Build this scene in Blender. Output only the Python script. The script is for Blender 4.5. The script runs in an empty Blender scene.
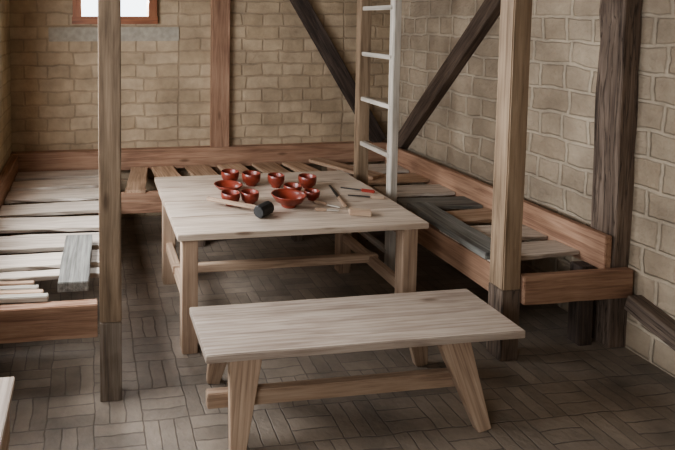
import bpy, bmesh, math, random
from mathutils import Vector, Matrix
random.seed(7)
D=bpy.data; C=bpy.context
sc=C.scene
# ---------------------------------------------------------------- camera
cam=D.cameras.new('camera'); co=D.objects.new('camera',cam); sc.collection.objects.link(co)
cam.sensor_width=36; cam.lens=549/675*36
cam.shift_x=(337.5-162.2)/675; cam.shift_y=-(225-52.3)/675
yaw,pitch=math.radians(7.33),math.radians(3.45)
co.location=(0,0,2.02); co.rotation_euler=(math.radians(90)-pitch,0,-yaw)
cam.clip_start=.05
sc.camera=co
# ---------------------------------------------------------------- materials
def nt(name):
    m=D.materials.new(name); m.use_nodes=True; n=m.node_tree
    b=n.nodes['Principled BSDF']; return m,n,b
def add(n,t,**k):
    x=n.nodes.new(t)
    for a,v in k.items(): setattr(x,a,v)
    return x
def ramp(n,stops):
    r=add(n,'ShaderNodeValToRGB'); e=r.color_ramp.elements
    while len(e)<len(stops): e.new(.5)
    for i,(p,c) in enumerate(stops): e[i].position=p; e[i].color=(*c,1)
    return r
def wood(name,dark,mid,light,rough=.6,bump=.25,gscale=1.0,cracks=0):
    m,n,b=nt(name); L=n.links.new
    tc=add(n,'ShaderNodeTexCoord'); oi=add(n,'ShaderNodeObjectInfo')
    mul=add(n,'ShaderNodeMath',operation='MULTIPLY'); mul.inputs[1].default_value=37
    L(oi.outputs['Random'],mul.inputs[0])
    ad=add(n,'ShaderNodeVectorMath',operation='ADD'); L(tc.outputs['Object'],ad.inputs[0]); L(mul.outputs[0],ad.inputs[1])
    mp=add(n,'ShaderNodeMapping'); mp.inputs['Scale'].default_value=(1.2*gscale,16*gscale,16*gscale); L(ad.outputs[0],mp.inputs[0])
    n1=add(n,'ShaderNodeTexNoise'); n1.inputs['Scale'].default_value=1.6; n1.inputs['Detail'].default_value=7; n1.inputs['Roughness'].default_value=.6; n1.inputs['Distortion'].default_value=.6
    L(mp.outputs[0],n1.inputs['Vector'])
    mp2=add(n,'ShaderNodeMapping'); mp2.inputs['Scale'].default_value=(3,90,90); L(ad.outputs[0],mp2.inputs[0])
    n2=add(n,'ShaderNodeTexNoise'); n2.inputs['Scale'].default_value=1.5; n2.inputs['Detail'].default_value=3; L(mp2.outputs[0],n2.inputs['Vector'])
    n3=add(n,'ShaderNodeTexNoise'); n3.inputs['Scale'].default_value=2.3; n3.inputs['Detail'].default_value=3; L(ad.outputs[0],n3.inputs['Vector'])
    mx=add(n,'ShaderNodeMix',data_type='FLOAT'); mx.inputs[0].default_value=.3; L(n1.outputs['Fac'],mx.inputs[2]); L(n2.outputs['Fac'],mx.inputs[3])
    mx2=add(n,'ShaderNodeMix',data_type='FLOAT'); mx2.inputs[0].default_value=.2; L(mx.outputs[0],mx2.inputs[2]); L(n3.outputs['Fac'],mx2.inputs[3])
    r=ramp(n,[(.38,dark),(.5,mid),(.62,light)]); L(mx2.outputs[0],r.inputs[0])
    mk=add(n,'ShaderNodeMapping'); mk.inputs['Scale'].default_value=(1.6,5.0,5.0); L(ad.outputs[0],mk.inputs[0])
    vk=add(n,'ShaderNodeTexVoronoi'); vk.inputs['Scale'].default_value=1.0; L(mk.outputs[0],vk.inputs['Vector'])
    rk=ramp(n,[(.04,(.42,.36,.32)),(.11,(1,1,1))]); L(vk.outputs['Distance'],rk.inputs[0])
    mm=add(n,'ShaderNodeMix',data_type='RGBA',blend_type='MULTIPLY'); mm.inputs[0].default_value=.8; L(r.outputs[0],mm.inputs[6]); L(rk.outputs[0],mm.inputs[7])
    col=mm.outputs[2]; hgt=mx.outputs[0]
    # growth-ring lines
    wv=add(n,'ShaderNodeTexWave',wave_type='BANDS',bands_direction='Y'); mw=add(n,'ShaderNodeMapping'); mw.inputs['Scale'].default_value=(.35,9,5); L(ad.outputs[0],mw.inputs[0]); L(mw.outputs[0],wv.inputs['Vector'])
    wv.inputs['Scale'].default_value=1.3; wv.inputs['Distortion'].default_value=5; wv.inputs['Detail'].default_value=2; wv.inputs['Detail Scale'].default_value=.8
    rw=ramp(n,[(.0,(.80,.77,.75)),(.35,(1,1,1))]); L(wv.outputs['Fac'],rw.inputs[0])
    m4=add(n,'ShaderNodeMix',data_type='RGBA',blend_type='MULTIPLY'); m4.inputs[0].default_value=.75; L(col,m4.inputs[6]); L(rw.outputs[0],m4.inputs[7]); col=m4.outputs[2]
    if cracks:
        mc=add(n,'ShaderNodeMapping'); mc.inputs['Scale'].default_value=(.8,22,22); L(ad.outputs[0],mc.inputs[0])
        nc=add(n,'ShaderNodeTexNoise'); nc.inputs['Scale'].default_value=1.3; nc.inputs['Detail'].default_value=5; nc.inputs['Distortion'].default_value=.4; L(mc.outputs[0],nc.inputs['Vector'])
        rc=ramp(n,[(.0,(1,1,1)),(.475,(1,1,1)),(.5,(.25,.22,.2)),(.525,(1,1,1))]); L(nc.outputs['Fac'],rc.inputs[0])
        m2=add(n,'ShaderNodeMix',data_type='RGBA',blend_type='MULTIPLY'); m2.inputs[0].default_value=cracks; L(col,m2.inputs[6]); L(rc.outputs[0],m2.inputs[7]); col=m2.outputs[2]
        ms=add(n,'ShaderNodeMath',operation='ADD'); L(hgt,ms.inputs[0]); L(rc.outputs[0],ms.inputs[1]); hgt=ms.outputs[0]
    hs=add(n,'ShaderNodeHueSaturation'); L(col,hs.inputs['Color'])
    mr=add(n,'ShaderNodeMapRange'); mr.inputs[3].default_value=.88; mr.inputs[4].default_value=1.14; L(oi.outputs['Random'],mr.inputs[0]); L(mr.outputs[0],hs.inputs['Value'])
    L(hs.outputs[0],b.inputs['Base Color'])
    b.inputs['Roughness'].default_value=rough
    bp=add(n,'ShaderNodeBump'); bp.inputs['Strength'].default_value=bump; bp.inputs['Distance'].default_value=.004; L(hgt,bp.inputs['Height']); L(bp.outputs[0],b.inputs['Normal'])
    return m
W_table=wood('wood_table',(.33,.25,.195),(.48,.385,.305),(.59,.495,.41),.42,.2)
W_bench=wood('wood_bench',(.30,.23,.185),(.44,.355,.29),(.54,.455,.38),.40,.2)
W_leg=wood('wood_leg',(.27,.18,.125),(.41,.29,.205),(.50,.375,.275),.6)
W_red=wood('wood_fir_red',(.22,.118,.075),(.36,.215,.14),(.46,.295,.20),.65)
W_post=wood('wood_post',(.15,.10,.062),(.265,.185,.12),(.36,.26,.175),.65)
W_postb=wood('wood_post_base',(.10,.075,.058),(.19,.15,.115),(.28,.225,.18),.75,.5)
W_board=wood('wood_board_pale',(.37,.30,.24),(.54,.46,.385),(.66,.58,.495),.55)
W_boardo=wood('wood_board_orange',(.27,.165,.105),(.46,.31,.205),(.56,.40,.29),.6)
W_grey=wood('wood_weathered_grey',(.12,.11,.098),(.22,.21,.185),(.33,.315,.28),.7,.5)
W_dark=wood('wood_dark',(.03,.021,.018),(.065,.046,.036),(.12,.085,.066),.75,.7,cracks=.6)
W_brace=wood('wood_brace',(.07,.045,.033),(.13,.087,.062),(.21,.15,.11),.75,.7,cracks=.6)
W_dpost=wood('wood_dark_brown',(.09,.062,.046),(.165,.118,.088),(.25,.185,.14),.8,.8,cracks=.8)
W_lad=wood('wood_ladder_pale',(.33,.29,.24),(.47,.42,.36),(.58,.52,.45),.6)
W_frame=wood('wood_window_frame',(.16,.06,.03),(.28,.11,.055),(.36,.16,.08),.5)

def brick(name,axes,c1,c2,mort,bw,bh,ms,bump,distort=.02,dist=.012,smooth=.3,offs=.5):
    m,n,b=nt(name); L=n.links.new
    tc=add(n,'ShaderNodeTexCoord'); sp=add(n,'ShaderNodeSeparateXYZ'); L(tc.outputs['Object'],sp.inputs[0])
    cb=add(n,'ShaderNodeCombineXYZ'); L(sp.outputs[axes[0]],cb.inputs[0]); L(sp.outputs[axes[1]],cb.inputs[1])
    nz=add(n,'ShaderNodeTexNoise'); nz.inputs['Scale'].default_value=4; nz.inputs['Detail'].default_value=4; L(cb.outputs[0],nz.inputs['Vector'])
    sb=add(n,'ShaderNodeVectorMath',operation='SUBTRACT'); L(nz.outputs['Color'],sb.inputs[0]); sb.inputs[1].default_value=(.5,.5,.5)
    s2=add(n,'ShaderNodeVectorMath',operation='SCALE'); L(sb.outputs[0],s2.inputs[0]); s2.inputs['Scale'].default_value=distort*2
    ad=add(n,'ShaderNodeVectorMath',operation='ADD'); L(cb.outputs[0],ad.inputs[0]); L(s2.outputs[0],ad.inputs[1])
    br=add(n,'ShaderNodeTexBrick'); br.offset=offs; br.inputs['Scale'].default_value=1
    br.inputs['Brick Width'].default_value=bw; br.inputs['Row Height'].default_value=bh; br.inputs['Mortar Size'].default_value=ms; br.inputs['Mortar Smooth'].default_value=smooth
    br.squash=1.6; br.squash_frequency=2
    br.inputs['Color1'].default_value=(*c1,1); br.inputs['Color2'].default_value=(*c2,1); br.inputs['Mortar'].default_value=(*mort,1)
    L(ad.outputs[0],br.inputs['Vector'])
    big=add(n,'ShaderNodeTexNoise'); big.inputs['Scale'].default_value=3; big.inputs['Detail'].default_value=8; big.inputs['Roughness'].default_value=.65; L(cb.outputs[0],big.inputs['Vector'])
    rr=ramp(n,[(.3,(.66,.64,.62)),(.7,(1.14,1.12,1.09))]); L(big.outputs['Fac'],rr.inputs[0])
    mm=add(n,'ShaderNodeMix',data_type='RGBA',blend_type='MULTIPLY'); mm.inputs[0].default_value=1; L(br.outputs['Color'],mm.inputs[6]); L(rr.outputs[0],mm.inputs[7])
    L(mm.outputs[2],b.inputs['Base Color']); b.inputs['Roughness'].default_value=.92
    fine=add(n,'ShaderNodeTexNoise'); fine.inputs['Scale'].default_value=22; fine.inputs['Detail'].default_value=8; L(cb.outputs[0],fine.inputs['Vector'])
    ma=add(n,'ShaderNodeMath',operation='MULTIPLY_ADD'); L(br.outputs['Fac'],ma.inputs[0]); ma.inputs[1].default_value=-1
    m3=add(n,'ShaderNodeMath',operation='MULTIPLY'); L(fine.outputs['Fac'],m3.inputs[0]); m3.inputs[1].default_value=1.0; L(m3.outputs[0],ma.inputs[2])
    bp=add(n,'ShaderNodeBump'); bp.inputs['Strength'].default_value=bump; bp.inputs['Distance'].default_value=dist; L(ma.outputs[0],bp.inputs['Height']); L(bp.outputs[0],b.inputs['Normal'])
    return m
M_back=brick('brick_back',(0,2),(.49,.385,.275),(.41,.315,.215),(.37,.285,.20),.22,.13,.012,.6,distort=.03,smooth=.5)
M_right=brick('brick_right',(1,2),(.45,.365,.275),(.38,.30,.22),(.50,.415,.32),.20,.17,.018,.7,distort=.035,dist=.024,smooth=.6)
M_left=brick('brick_left',(1,2),(.52,.45,.32),(.46,.39,.28),(.40,.34,.24),.24,.13,.009,.6)
def plain(name,col,rough=.8,bump=0,metal=0,var=.15,scale=20):
    m,n,b=nt(name); L=n.links.new
    tc=add(n,'ShaderNodeTexCoord'); nz=add(n,'ShaderNodeTexNoise'); nz.inputs['Scale'].default_value=scale; nz.inputs['Detail'].default_value=5; L(tc.outputs['Object'],nz.inputs['Vector'])
    r=ramp(n,[(.3,tuple(c*(1-var) for c in col)),(.7,tuple(min(1,c*(1+var)) for c in col))]); L(nz.outputs['Fac'],r.inputs[0]); L(r.outputs[0],b.inputs['Base Color'])
    b.inputs['Roughness'].default_value=rough; b.inputs['Metallic'].default_value=metal
    if bump:
        bp=add(n,'ShaderNodeBump'); bp.inputs['Strength'].default_value=bump; bp.inputs['Distance'].default_value=.01; L(nz.outputs['Fac'],bp.inputs['Height']); L(bp.outputs[0],b.inputs['Normal'])
    return m
M_plaster=plain('plaster_strip',(.36,.32,.26),.9,.4)
M_ceil=plain('ceiling_boards',(.16,.12,.085),.9)
M_cup=plain('red_slip_ware',(.185,.034,.019),.33,var=.35,scale=12)
M_black=plain('blackened_wood',(.02,.019,.018),.5,.3)
M_iron=plain('iron',(.10,.095,.09),.4,metal=.8)
M_redp=plain('red_handle',(.28,.035,.02),.4)
def floor_mat():
    m,n,b=nt('brick_floor'); L=n.links.new
    tc=add(n,'ShaderNodeTexCoord')
    nz=add(n,'ShaderNodeTexNoise'); nz.inputs['Scale'].default_value=6; nz.inputs['Detail'].default_value=4; L(tc.outputs['Object'],nz.inputs['Vector'])
    sb=add(n,'ShaderNodeVectorMath',operation='SUBTRACT'); L(nz.outputs['Color'],sb.inputs[0]); sb.inputs[1].default_value=(.5,.5,.5)
    s2=add(n,'ShaderNodeVectorMath',operation='SCALE'); L(sb.outputs[0],s2.inputs[0]); s2.inputs['Scale'].default_value=.035
    ad=add(n,'ShaderNodeVectorMath',operation='ADD'); L(tc.outputs['Object'],ad.inputs[0]); L(s2.outputs[0],ad.inputs[1])
    rot=add(n,'ShaderNodeMapping'); rot.inputs['Rotation'].default_value=(0,0,math.pi/2); L(ad.outputs[0],rot.inputs[0])
    def bk(src):
        br=add(n,'ShaderNodeTexBrick'); br.offset=0; br.inputs['Scale'].default_value=1; br.inputs['Brick Width'].default_value=.24; br.inputs['Row Height'].default_value=.08
        br.inputs['Mortar Size'].default_value=.005; br.inputs['Mortar Smooth'].default_value=.9
        br.inputs['Color1'].default_value=(.275,.225,.18,1); br.inputs['Color2'].default_value=(.205,.168,.135,1); br.inputs['Mortar'].default_value=(.15,.122,.10,1)
        br.squash=1.0
        L(src,br.inputs['Vector']); return br
    b1=bk(ad.outputs[0]); b2=bk(rot.outputs[0])
    ck=add(n,'ShaderNodeTexChecker'); ck.inputs['Scale'].default_value=1/.24
    of=add(n,'ShaderNodeVectorMath',operation='ADD'); of.inputs[1].default_value=(0,0,.11); L(ad.outputs[0],of.inputs[0]); L(of.outputs[0],ck.inputs['Vector'])
    mc=add(n,'ShaderNodeMix',data_type='RGBA'); L(ck.outputs['Fac'],mc.inputs[0]); L(b1.outputs['Color'],mc.inputs[6]); L(b2.outputs['Color'],mc.inputs[7])
    mf=add(n,'ShaderNodeMix',data_type='FLOAT'); L(ck.outputs['Fac'],mf.inputs[0]); L(b1.outputs['Fac'],mf.inputs[2]); L(b2.outputs['Fac'],mf.inputs[3])
    big=add(n,'ShaderNodeTexNoise'); big.inputs['Scale'].default_value=2.2; big.inputs['Detail'].default_value=9; big.inputs['Roughness'].default_value=.65; L(tc.outputs['Object'],big.inputs['Vector'])
    rr=ramp(n,[(.3,(.6,.6,.6)),(.7,(1.35,1.32,1.28))]); L(big.outputs['Fac'],rr.inputs[0])
    mm=add(n,'ShaderNodeMix',data_type='RGBA',blend_type='MULTIPLY'); mm.inputs[0].default_value=1; L(mc.outputs[2],mm.inputs[6]); L(rr.outputs[0],mm.inputs[7])
    L(mm.outputs[2],b.inputs['Base Color']); b.inputs['Roughness'].default_value=.6
    fine=add(n,'ShaderNodeTexNoise'); fine.inputs['Scale'].default_value=30; fine.inputs['Detail'].default_value=5; L(tc.outputs['Object'],fine.inputs['Vector'])
    ma=add(n,'ShaderNodeMath',operation='MULTIPLY_ADD'); L(mf.outputs[0],ma.inputs[0]); ma.inputs[1].default_value=-.7; L(fine.outputs['Fac'],ma.inputs[2])
    bp=add(n,'ShaderNodeBump'); bp.inputs['Strength'].default_value=.6; bp.inputs['Distance'].default_value=.008; L(ma.outputs[0],bp.inputs['Height']); L(bp.outputs[0],b.inputs['Normal'])
    return m
M_floor=floor_mat()
# ---------------------------------------------------------------- mesh helpers
def link(o,parent=None):
    sc.collection.objects.link(o)
    if parent: o.parent=parent
    return o
def empty(name,loc=(0,0,0)):
    e=D.objects.new(name,None); e.empty_display_size=.1; e.location=loc; sc.collection.objects.link(e)
    C.view_layer.update(); return e
def boxes(name,bl,mat,parent=None,bev=0):
    bm=bmesh.new()
    for (x0,x1,y0,y1,z0,z1) in bl:
        r=bmesh.ops.create_cube(bm,size=1)
        for v in r['verts']:
            v.co=Vector(((x0+x1)/2+v.co.x*(x1-x0),(y0+y1)/2+v.co.y*(y1-y0),(z0+z1)/2+v.co.z*(z1-z0)))
    if bev: bmesh.ops.bevel(bm,geom=bm.edges[:],offset=bev,segments=2,affect='EDGES')
    me=D.meshes.new(name); bm.to_mesh(me); bm.free(); me.materials.append(mat)
    return link(D.objects.new(name,me),parent)
def beam(name,p0,p1,w,h,mat,parent=None,up=(0,0,1),bev=.004,w1=None,h1=None,wob=0.0,segs=6):
    p0=Vector(p0);p1=Vector(p1); ax=(p1-p0); Ln=ax.length; ax.normalize()
    u=Vector(up); y=u.cross(ax)
    if y.length<1e-3: y=Vector((0,1,0)).cross(ax)
    y.normalize(); z=ax.cross(y)
    w1=w if w1 is None else w1; h1=h if h1 is None else h1
    bm=bmesh.new(); rings=[]
    for i in range(segs+1):
        t=i/segs; ww=w+(w1-w)*t; hh=h+(h1-h)*t; ring=[]
        for sy,sz in ((-1,-1),(1,-1),(1,1),(-1,1)):
            ring.append(bm.verts.new(((t-.5)*Ln, sy*ww/2+random.uniform(-wob,wob), sz*hh/2+random.uniform(-wob,wob)*.25)))
        rings.append(ring)
    for a,b in zip(rings,rings[1:]):
        for k in range(4):
            bm.faces.new((a[k],a[(k+1)%4],b[(k+1)%4],b[k]))
    bm.faces.new(rings[0][::-1]); bm.faces.new(rings[-1])
    bmesh.ops.recalc_face_normals(bm,faces=bm.faces[:])
    if bev:
        ed=[e for e in bm.edges if len(e.link_faces)==2 and e.calc_face_angle(0)>.8]
        bmesh.ops.bevel(bm,geom=ed,offset=bev,segments=2,affect='EDGES')
    me=D.meshes.new(name); bm.to_mesh(me); bm.free(); me.materials.append(mat)
    o=D.objects.new(name,me)
    M=Matrix((ax,y,z)).transposed().to_4x4(); M.translation=(p0+p1)/2
    link(o,parent)
    if parent: o.matrix_parent_inverse=parent.matrix_world.inverted()
    o.matrix_world=M
    return o
def lathe(name,prof,mat,parent=None,loc=(0,0,0),n=40,rot=None,smooth=True):
    bm=bmesh.new(); rings=[]
    for r,z in prof:
        if r<1e-5: rings.append([bm.verts.new((0,0,z))])
        else: rings.append([bm.verts.new((r*math.cos(2*math.pi*i/n),r*math.sin(2*math.pi*i/n),z)) for i in range(n)])
    for a,b in zip(rings,rings[1:]):
        for i in range(n):
            j=(i+1)%n
            if len(a)==1 and len(b)==1: continue
            if len(a)==1: bm.faces.new((a[0],b[j],b[i]))
            elif len(b)==1: bm.faces.new((a[i],a[j],b[0]))
            else: bm.faces.new((a[i],a[j],b[j],b[i]))
    bmesh.ops.recalc_face_normals(bm,faces=bm.faces[:])
    for f in bm.faces: f.smooth=smooth
    me=D.meshes.new(name); bm.to_mesh(me); bm.free(); me.materials.append(mat)
    o=link(D.objects.new(name,me),parent); o.location=loc
    if rot: o.rotation_euler=rot
    return o
# ---------------------------------------------------------------- room shell
XL,XR,YB,YF,ZC=-.79,3.25,5.5,-1.5,2.75
boxes('floor',[(XL-.15,XR+.15,YF-.15,YB+.15,-.1,0)],M_floor)
boxes('ceiling',[(XL-.15,XR+.15,YF-.15,YB+.15,ZC,ZC+.1)],M_ceil)
wx0,wx1,wz0,wz1=-.10,.57,2.04,2.50
boxes('wall_back',[(XL-.15,wx0,YB,YB+.2,0,ZC),(wx1,XR+.15,YB,YB+.2,0,ZC),(wx0,wx1,YB,YB+.2,0,wz0),(wx0,wx1,YB,YB+.2,wz1,ZC)],M_back)
boxes('wall_right',[(XR,XR+.15,YF,YB,0,ZC)],M_right)
ly0,ly1,lz0,lz1=2.3,4.1,1.15,2.35
ky0,ky1=-.6,1.0  # added unseen opening near the camera, made for the fill lamp
boxes('wall_left',[(XL-.15,XL,YF,ky0,0,ZC),(XL-.15,XL,ky1,ly0,0,ZC),(XL-.15,XL,ly1,YB,0,ZC),(XL-.15,XL,ly0,ly1,0,lz0),(XL-.15,XL,ly0,ly1,lz1,ZC),(XL-.15,XL,ky0,ky1,0,lz0),(XL-.15,XL,ky0,ky1,lz1,ZC)],M_left)
boxes('wall_front',[(XL-.15,XR+.15,YF-.15,YF,0,ZC)],M_left)
w=empty('window_1',(.235,YB,2.27))
for nm,p0,p1 in (('sill',(wx0-.09,YB-.012,wz0-.03),(wx1+.09,YB-.012,wz0-.03)),('head',(wx0-.09,YB-.012,wz1+.03),(wx1+.09,YB-.012,wz1+.03))):
    beam(nm,p0,p1,.07,.075,W_frame,w)
beam('jamb_1',(wx0-.04,YB-.012,wz0),(wx0-.04,YB-.012,wz1),.07,.085,W_frame,w,up=(1,0,0))
beam('jamb_2',(wx1+.04,YB-.012,wz0),(wx1+.04,YB-.012,wz1),.07,.085,W_frame,w,up=(1,0,0))
for k,(a0,a1) in enumerate(((ly0,ly1),(ky0,ky1))):  # the ky frame belongs to the added fill opening, an invented window
    w2=empty('window_%d'%(k+2),(XL,(a0+a1)/2,1.75))
    for nm,y in (('jamb_1',a0+.03),('jamb_2',a1-.03),('mullion',(a0+a1)/2)):
        beam(nm,(XL-.08,y,lz0),(XL-.08,y,lz1),.07,.06,W_frame,w2,up=(1,0,0))
    for nm,z in (('sill',lz0+.03),('head',lz1-.03)):
        beam(nm,(XL-.08,a0,z),(XL-.08,a1,z),.07,.06,W_frame,w2)
boxes('trim_plaster_band',[(-.42,.88,YB-.012,YB+.01,1.80,1.94)],M_plaster,bev=.004)
# timber frame
beam('wall_timber_post',(1.30,YB-.02,0),(1.30,YB-.02,ZC),.09,.19,W_red,up=(1,0,0),wob=.003)
beam('diagonal_brace',(1.80,YB-.035,2.75),(3.04,YB-.035,.72),.09,.15,W_dark,up=(1,0,0),wob=.006)
beam('diagonal_brace',(XR-.04,3.50,2.75),(XR-.04,5.32,.72),.09,.14,W_brace,up=(0,1,0),wob=.006)
beam('diagonal_brace',(XR-.05,2.81,.33),(XR-.05,1.75,.055),.09,.10,W_dpost,up=(0,1,0),wob=.004)
beam('oak_wall_post',(XR-.055,2.965,0),(XR-.055,2.965,ZC),.11,.17,W_dpost,up=(0,1,0),wob=.010,segs=16)
ZB=.52
beam('baseboard_back',(XL,YB-.05,ZB+.095),(XR-.13,YB-.05,ZB+.095),.10,.20,W_red,wob=.003)
beam('baseboard_left',(XL+.035,2.90,ZB+.09),(XL+.035,YB-.1,ZB+.09),.07,.19,W_red,wob=.003)
beam('baseboard_right',(XR-.145,2.885,ZB+.075),(XR-.145,YB-.1,ZB+.075),.05,.22,W_red,wob=.004)
# ---------------------------------------------------------------- posts
p=empty('timber_post',(.078,2.855,0))
beam('upper_shaft',(.088,2.855,.43),(.092,2.855,ZC),.11,.115,W_post,p,up=(1,0,0),bev=.006,wob=.002)
beam('lower_shaft',(.088,2.855,0),(.088,2.855,.43),.11,.115,W_postb,p,up=(1,0,0),bev=.003,wob=.002)
p=empty('timber_post',(2.435,2.905,0))
beam('upper_shaft',(2.435,2.905,.43),(2.445,2.905,ZC),.115,.115,W_post,p,up=(1,0,0),bev=.006,wob=.002)
beam('lower_shaft',(2.435,2.905,0),(2.435,2.905,.43),.118,.118,W_dpost,p,up=(1,0,0),bev=.004,wob=.002)
# ---------------------------------------------------------------- bunks
b=empty('bunk_bed',(-.35,3.8,0))
beam('front_rail',(XL+.0,2.86,.43),(.02,2.86,.43),.06,.18,W_red,b,wob=.003)
beam('side_rail',(.075,2.93,.43),(.075,5.40,.43),.06,.18,W_red,b,wob=.003)
beam('leg_1',(XL+.06,2.93,0),(XL+.06,2.93,.5),.08,.08,W_dpost,b,up=(1,0,0))
beam('leg_2',(.06,4.62,0),(.06,4.62,.5),.08,.08,W_dpost,b,up=(1,0,0))
beam('leg_3',(XL+.06,4.62,0),(XL+.06,4.62,.5),.08,.08,W_dpost,b,up=(1,0,0))
ys=[(3.13,3.22),(3.27,3.46),(3.53,3.77),(3.86,4.10),(4.19,4.42),(4.52,4.76),(4.85,5.07),(5.15,5.36)]
for i,(a,c) in enumerate(ys):
    s=random.uniform(-.02,.02)
    beam('board_%d'%(i+1),(XL+.075,(a+c)/2-s,ZB+.012),(.11+random.uniform(-.02,.03),(a+c)/2+s,ZB+.012),c-a,.026,W_board,b,wob=.008,bev=.003)
b=empty('bunk_bed',(1.6,5.0,0))
beam('front_rail',(.11,4.68,.43),(2.42,4.68,.43),.06,.18,W_red,b,wob=.003)
beam('leg_1',(.95,4.72,0),(.95,4.72,.5),.08,.08,W_dpost,b,up=(1,0,0))
beam('leg_2',(1.85,4.72,0),(1.85,4.72,.5),.08,.08,W_dpost,b,up=(1,0,0))
xs=[(.33,.50,.05),(.60,.83,-.02),(.95,1.19,-.03),(1.30,1.55,-.05),(1.66,1.90,-.04),(2.0,2.2,-.06)]
for i,(a,c,s) in enumerate(xs):
    beam('board_%d'%(i+1),((a+c)/2-s,4.66,ZB+.012),((a+c)/2+s,5.40,ZB+.012),c-a,.026,W_boardo,b,wob=.008,bev=.003)
beam('diagonal_board',(2.62,4.70,ZB+.045),(2.28,5.38,ZB+.045),.16,.03,W_boardo,b,wob=.006,bev=.003)
b=empty('bunk_bed',(2.8,3.8,0))
beam('front_rail',(2.50,2.85,.43),(3.22,2.85,.43),.05,.17,W_red,b,wob=.003)
beam('side_rail',(2.45,2.97,.43),(2.45,5.38,.43),.06,.18,W_red,b,wob=.003)
beam('leg_1',(3.02,2.97,0),(3.02,2.97,.5),.09,.09,W_dark,b,up=(1,0,0))
beam('leg_2',(2.45,4.65,0),(2.45,4.65,.34),.08,.08,W_dpost,b,up=(1,0,0))
ys=[(3.03,3.22,W_board),(3.30,3.53,W_board),(3.62,3.84,W_boardo),(3.93,4.16,W_grey),(4.26,4.50,W_board),(4.62,4.84,W_boardo),(4.95,5.2,W_board)]
for i,(a,c,m) in enumerate(ys):
    s=random.uniform(-.03,.03)
    beam('board_%d'%(i+1),(2.43+random.uniform(-.03,.03),(a+c)/2-s,ZB+.012),(3.075,(a+c)/2+s,ZB+.012),c-a,.026,m,b,wob=.008,bev=.003)
beam('weathered_plank',(-.11,2.92,ZB+.056),(-.09,3.58,ZB+.056),.17,.055,W_grey,wob=.004)
beam('weathered_plank',(2.47,2.99,ZB+.052),(2.52,3.92,ZB+.052),.19,.045,W_grey,wob=.005)
pk=empty('plank_stack',(-.5,2.98,ZB))
for i,(y,s) in enumerate([(2.915,.0),(2.965,-.005),(3.015,.0),(3.065,.005)]):
    beam('batten_%d'%(i+1),(XL+.08,y+.012,ZB+.016),(-.24-.03*i,y-.008+s,ZB+.016),.042,.03,W_lad if i%2==0 else W_boardo,pk)
# ---------------------------------------------------------------- table
t=empty('wooden_table',(1.32,3.75,0))
zt=.74
pl=[(3.145,3.44),(3.4425,3.75),(3.7525,4.06),(4.0625,4.36)]
for i,(a,c) in enumerate(pl):
    beam('top_plank_%d'%(i+1),(.50-random.uniform(0,.01),(a+c)/2,zt-.019),(2.095+random.uniform(0,.01),(a+c)/2,zt-.019),c-a,.038,W_table,t,bev=.003,wob=.0006)
for i,(x,y) in enumerate([(.575,3.20),(1.985,3.20),(.575,4.08),(1.985,4.08)]):
    beam('leg_%d'%(i+1),(x,y,0),(x,y,zt-.038),.095,.095,W_leg,t,up=(1,0,0),bev=.004)
for i,x in enumerate((.575,1.985)):
    beam('cross_rail_%d'%(i+1),(x,3.24,.29),(x,4.04,.29),.05,.07,W_leg,t)
    beam('top_rail_%d'%(i+1),(x,3.24,.665),(x,4.26,.665),.06,.07,W_leg,t)
beam('stretcher',(.54,3.64,.305),(2.03,3.64,.305),.05,.055,W_leg,t)
# ---------------------------------------------------------------- bench
t=empty('wooden_bench',(1.33,2.62,0))
zb=.46
beam('seat',(.515,2.63,zb-.02),(2.15,2.63,zb-.02),.44,.04,W_bench,t,bev=.004,wob=.001)
for i,(xt,xf,sy) in enumerate([(.715,.655,-1),(1.785,1.90,-1),(.715,.655,1),(1.785,1.90,1)]):
    yt=2.63+sy*.17; yf=2.63+sy*.26
    beam('leg_%d'%(i+1),(xt,yt,zb-.04),(xf,yf,0.002),.16,.05,W_leg,t,up=(0,1,0),bev=.004,w1=.07,h1=.045)
beam('stretcher',(.53,2.463,.215),(1.92,2.463,.215),.045,.075,W_leg,t)
for i,x in enumerate((.70,1.85)):
    beam('batten_%d'%(i+1),(x,2.48,.40),(x,2.78,.40),.06,.04,W_leg,t)
# ---------------------------------------------------------------- near-left stool
t=empty('wooden_stool',(-.53,2.0,0))
beam('seat',(-.53,1.70,.44),(-.53,2.38,.44),.37,.04,W_bench,t)
for i,y in enumerate((1.78,2.3)):
    beam('leg_panel_%d'%(i+1),(-.53,y,.42),(-.53,y,0),.05,.32,W_leg,t,up=(1,0,0))
beam('side_rail',(-.37,1.80,.32),(-.37,2.28,.32),.03,.14,W_leg,t)
# ---------------------------------------------------------------- ladder
t=empty('wooden_ladder',(2.3,4.15,0))
beam('stile_1',(2.30,4.42,0),(2.30,4.42,ZC),.08,.095,W_post,t,up=(1,0,0),wob=.002)
beam('stile_2',(2.30,3.93,0),(2.30,3.93,ZC),.07,.055,W_lad,t,up=(1,0,0),wob=.002)
for i in range(7):
    z=.2+.382*i
    beam('rung_%d'%(i+1),(2.29,3.93,z),(2.29,4.42,z),.05,.035,W_lad,t)
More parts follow.
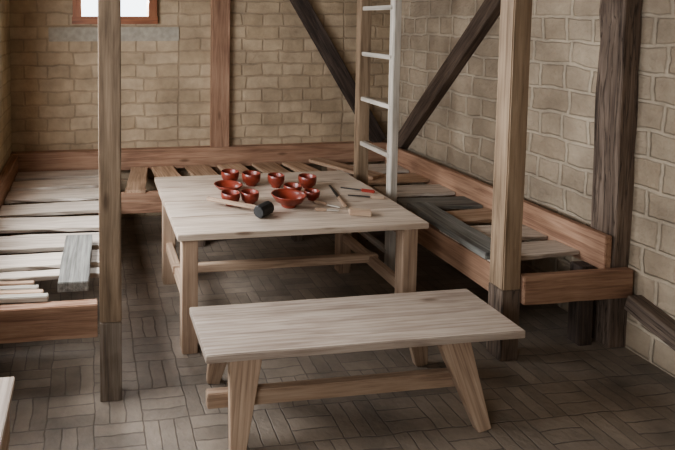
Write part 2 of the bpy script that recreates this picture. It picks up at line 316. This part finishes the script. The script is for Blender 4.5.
# ---------------------------------------------------------------- pottery
def cup(x,y,r,h,kind='cup'):
    if kind=='cup':
        pr=[(0,.0),(r*.5,0),(r*.56,.006),(r*.54,.012),(r*.88,h*.35),(r*1.0,h*.7),(r*.98,h),(r*.95,h*1.02),(r*.9,h*.97),(r*.9,h*.6),(r*.75,h*.33),(r*.35,.018),(0,.016)]
    else:
        pr=[(0,.0),(r*.4,0),(r*.43,.008),(r*.4,.014),(r*.75,h*.45),(r*.95,h*.85),(r*1.02,h*.98),(r*1.0,h*1.03),(r*.93,h),(r*.88,h*.85),(r*.68,h*.45),(r*.35,.02),(0,.018)]
    lathe('pottery_cup' if kind=='cup' else 'pottery_bowl',pr,M_cup,loc=(x,y,zt+.0005))
cup(1.067,4.13,.070,.092); cup(1.213,4.05,.072,.096); cup(1.388,3.98,.064,.094); cup(1.617,3.93,.068,.092)
cup(1.456,3.81,.066,.065); cup(.942,3.63,.066,.088); cup(1.082,3.64,.064,.084); cup(1.542,3.66,.054,.066)
cup(1.0,3.92,.105,.055,'bowl'); cup(1.33,3.55,.118,.085,'bowl')
m=empty('mallet',(1.1,3.4,zt))
beam('handle',(.78,3.655,zt+.045),(1.07,3.43,zt+.045),.03,.028,W_leg,m,bev=.008)
perp=Vector((.75,.66,0)).normalized()
o=lathe('head',[(0,-.07),(.036,-.07),(.042,-.06),(.042,.06),(.036,.07),(0,.07)],M_black,m,n=10,smooth=False)
C.view_layer.update(); o.matrix_parent_inverse=m.matrix_world.inverted()
q=Vector((0,0,1)).rotation_difference(perp).to_matrix().to_4x4(); q.translation=Vector((1.105,3.395,zt+.043)); o.matrix_world=q
def tool(name,p0,p1,hm,bm_,split=.45,hw=.022,bw=.016):
    e=empty(name,((p0[0]+p1[0])/2,(p0[1]+p1[1])/2,zt)); a=Vector((*p0,zt+.012)); b_=Vector((*p1,zt+.010)); s=a.lerp(b_,split)
    beam('handle',a,s,hw,.022,hm,e,bev=.006,w1=hw*.8); beam('blade',s,b_,bw,.006,bm_,e,bev=.001,w1=bw*.6)
tool('wooden_spatula',(1.53,3.59),(1.66,3.46),W_leg,W_lad,.5,.018,.03)
tool('carving_chisel',(1.70,3.47),(1.80,3.94),W_leg,M_iron,.4,.026,.024)
tool('carving_knife',(2.06,3.60),(1.83,3.70),W_leg,M_iron,.4,.024,.024)
tool('carving_gouge',(2.06,3.74),(1.86,3.88),M_redp,M_iron,.4,.024,.02)
tool('wooden_spoon',(1.47,3.44),(1.62,3.40),W_leg,W_lad,.5,.014,.026)
wb=empty('wood_block',(1.735,3.34,zt))
beam('block',(1.67,3.355,zt+.019),(1.80,3.31,zt+.019),.055,.036,W_leg,wb,bev=.004)
# ---------------------------------------------------------------- lights
wd=D.worlds.new('world'); sc.world=wd; wd.use_nodes=True
bg=wd.node_tree.nodes['Background']; bg.inputs[0].default_value=(.88,.94,1,1); bg.inputs[1].default_value=3
def area(name,loc,rot,sx,sy,e,col):
    l=D.lights.new(name,'AREA'); l.shape='RECTANGLE'; l.size=sx; l.size_y=sy; l.energy=e; l.color=col
    o=D.objects.new(name,l); o.location=loc; o.rotation_euler=rot; sc.collection.objects.link(o); return o
area('daylight_left',(XL-.3,(ly0+ly1)/2,1.95),(0,math.radians(-70),0),1.2,1.8,125,(.90,.95,1))
area('fill_near',(XL-.3,(ky0+ky1)/2,1.9),(0,math.radians(-75),math.radians(35)),1.2,1.5,48,(.90,.95,1))  # added fill lamp, brightens front faces of posts and bench legs
area('daylight_back',(.235,YB+.45,2.45),(math.radians(-62),0,0),.8,.6,70,(.92,.96,1))
sc.view_settings.view_transform='AgX'
sc.view_settings.look='AgX - Medium High Contrast'
sc.view_settings.exposure=.32
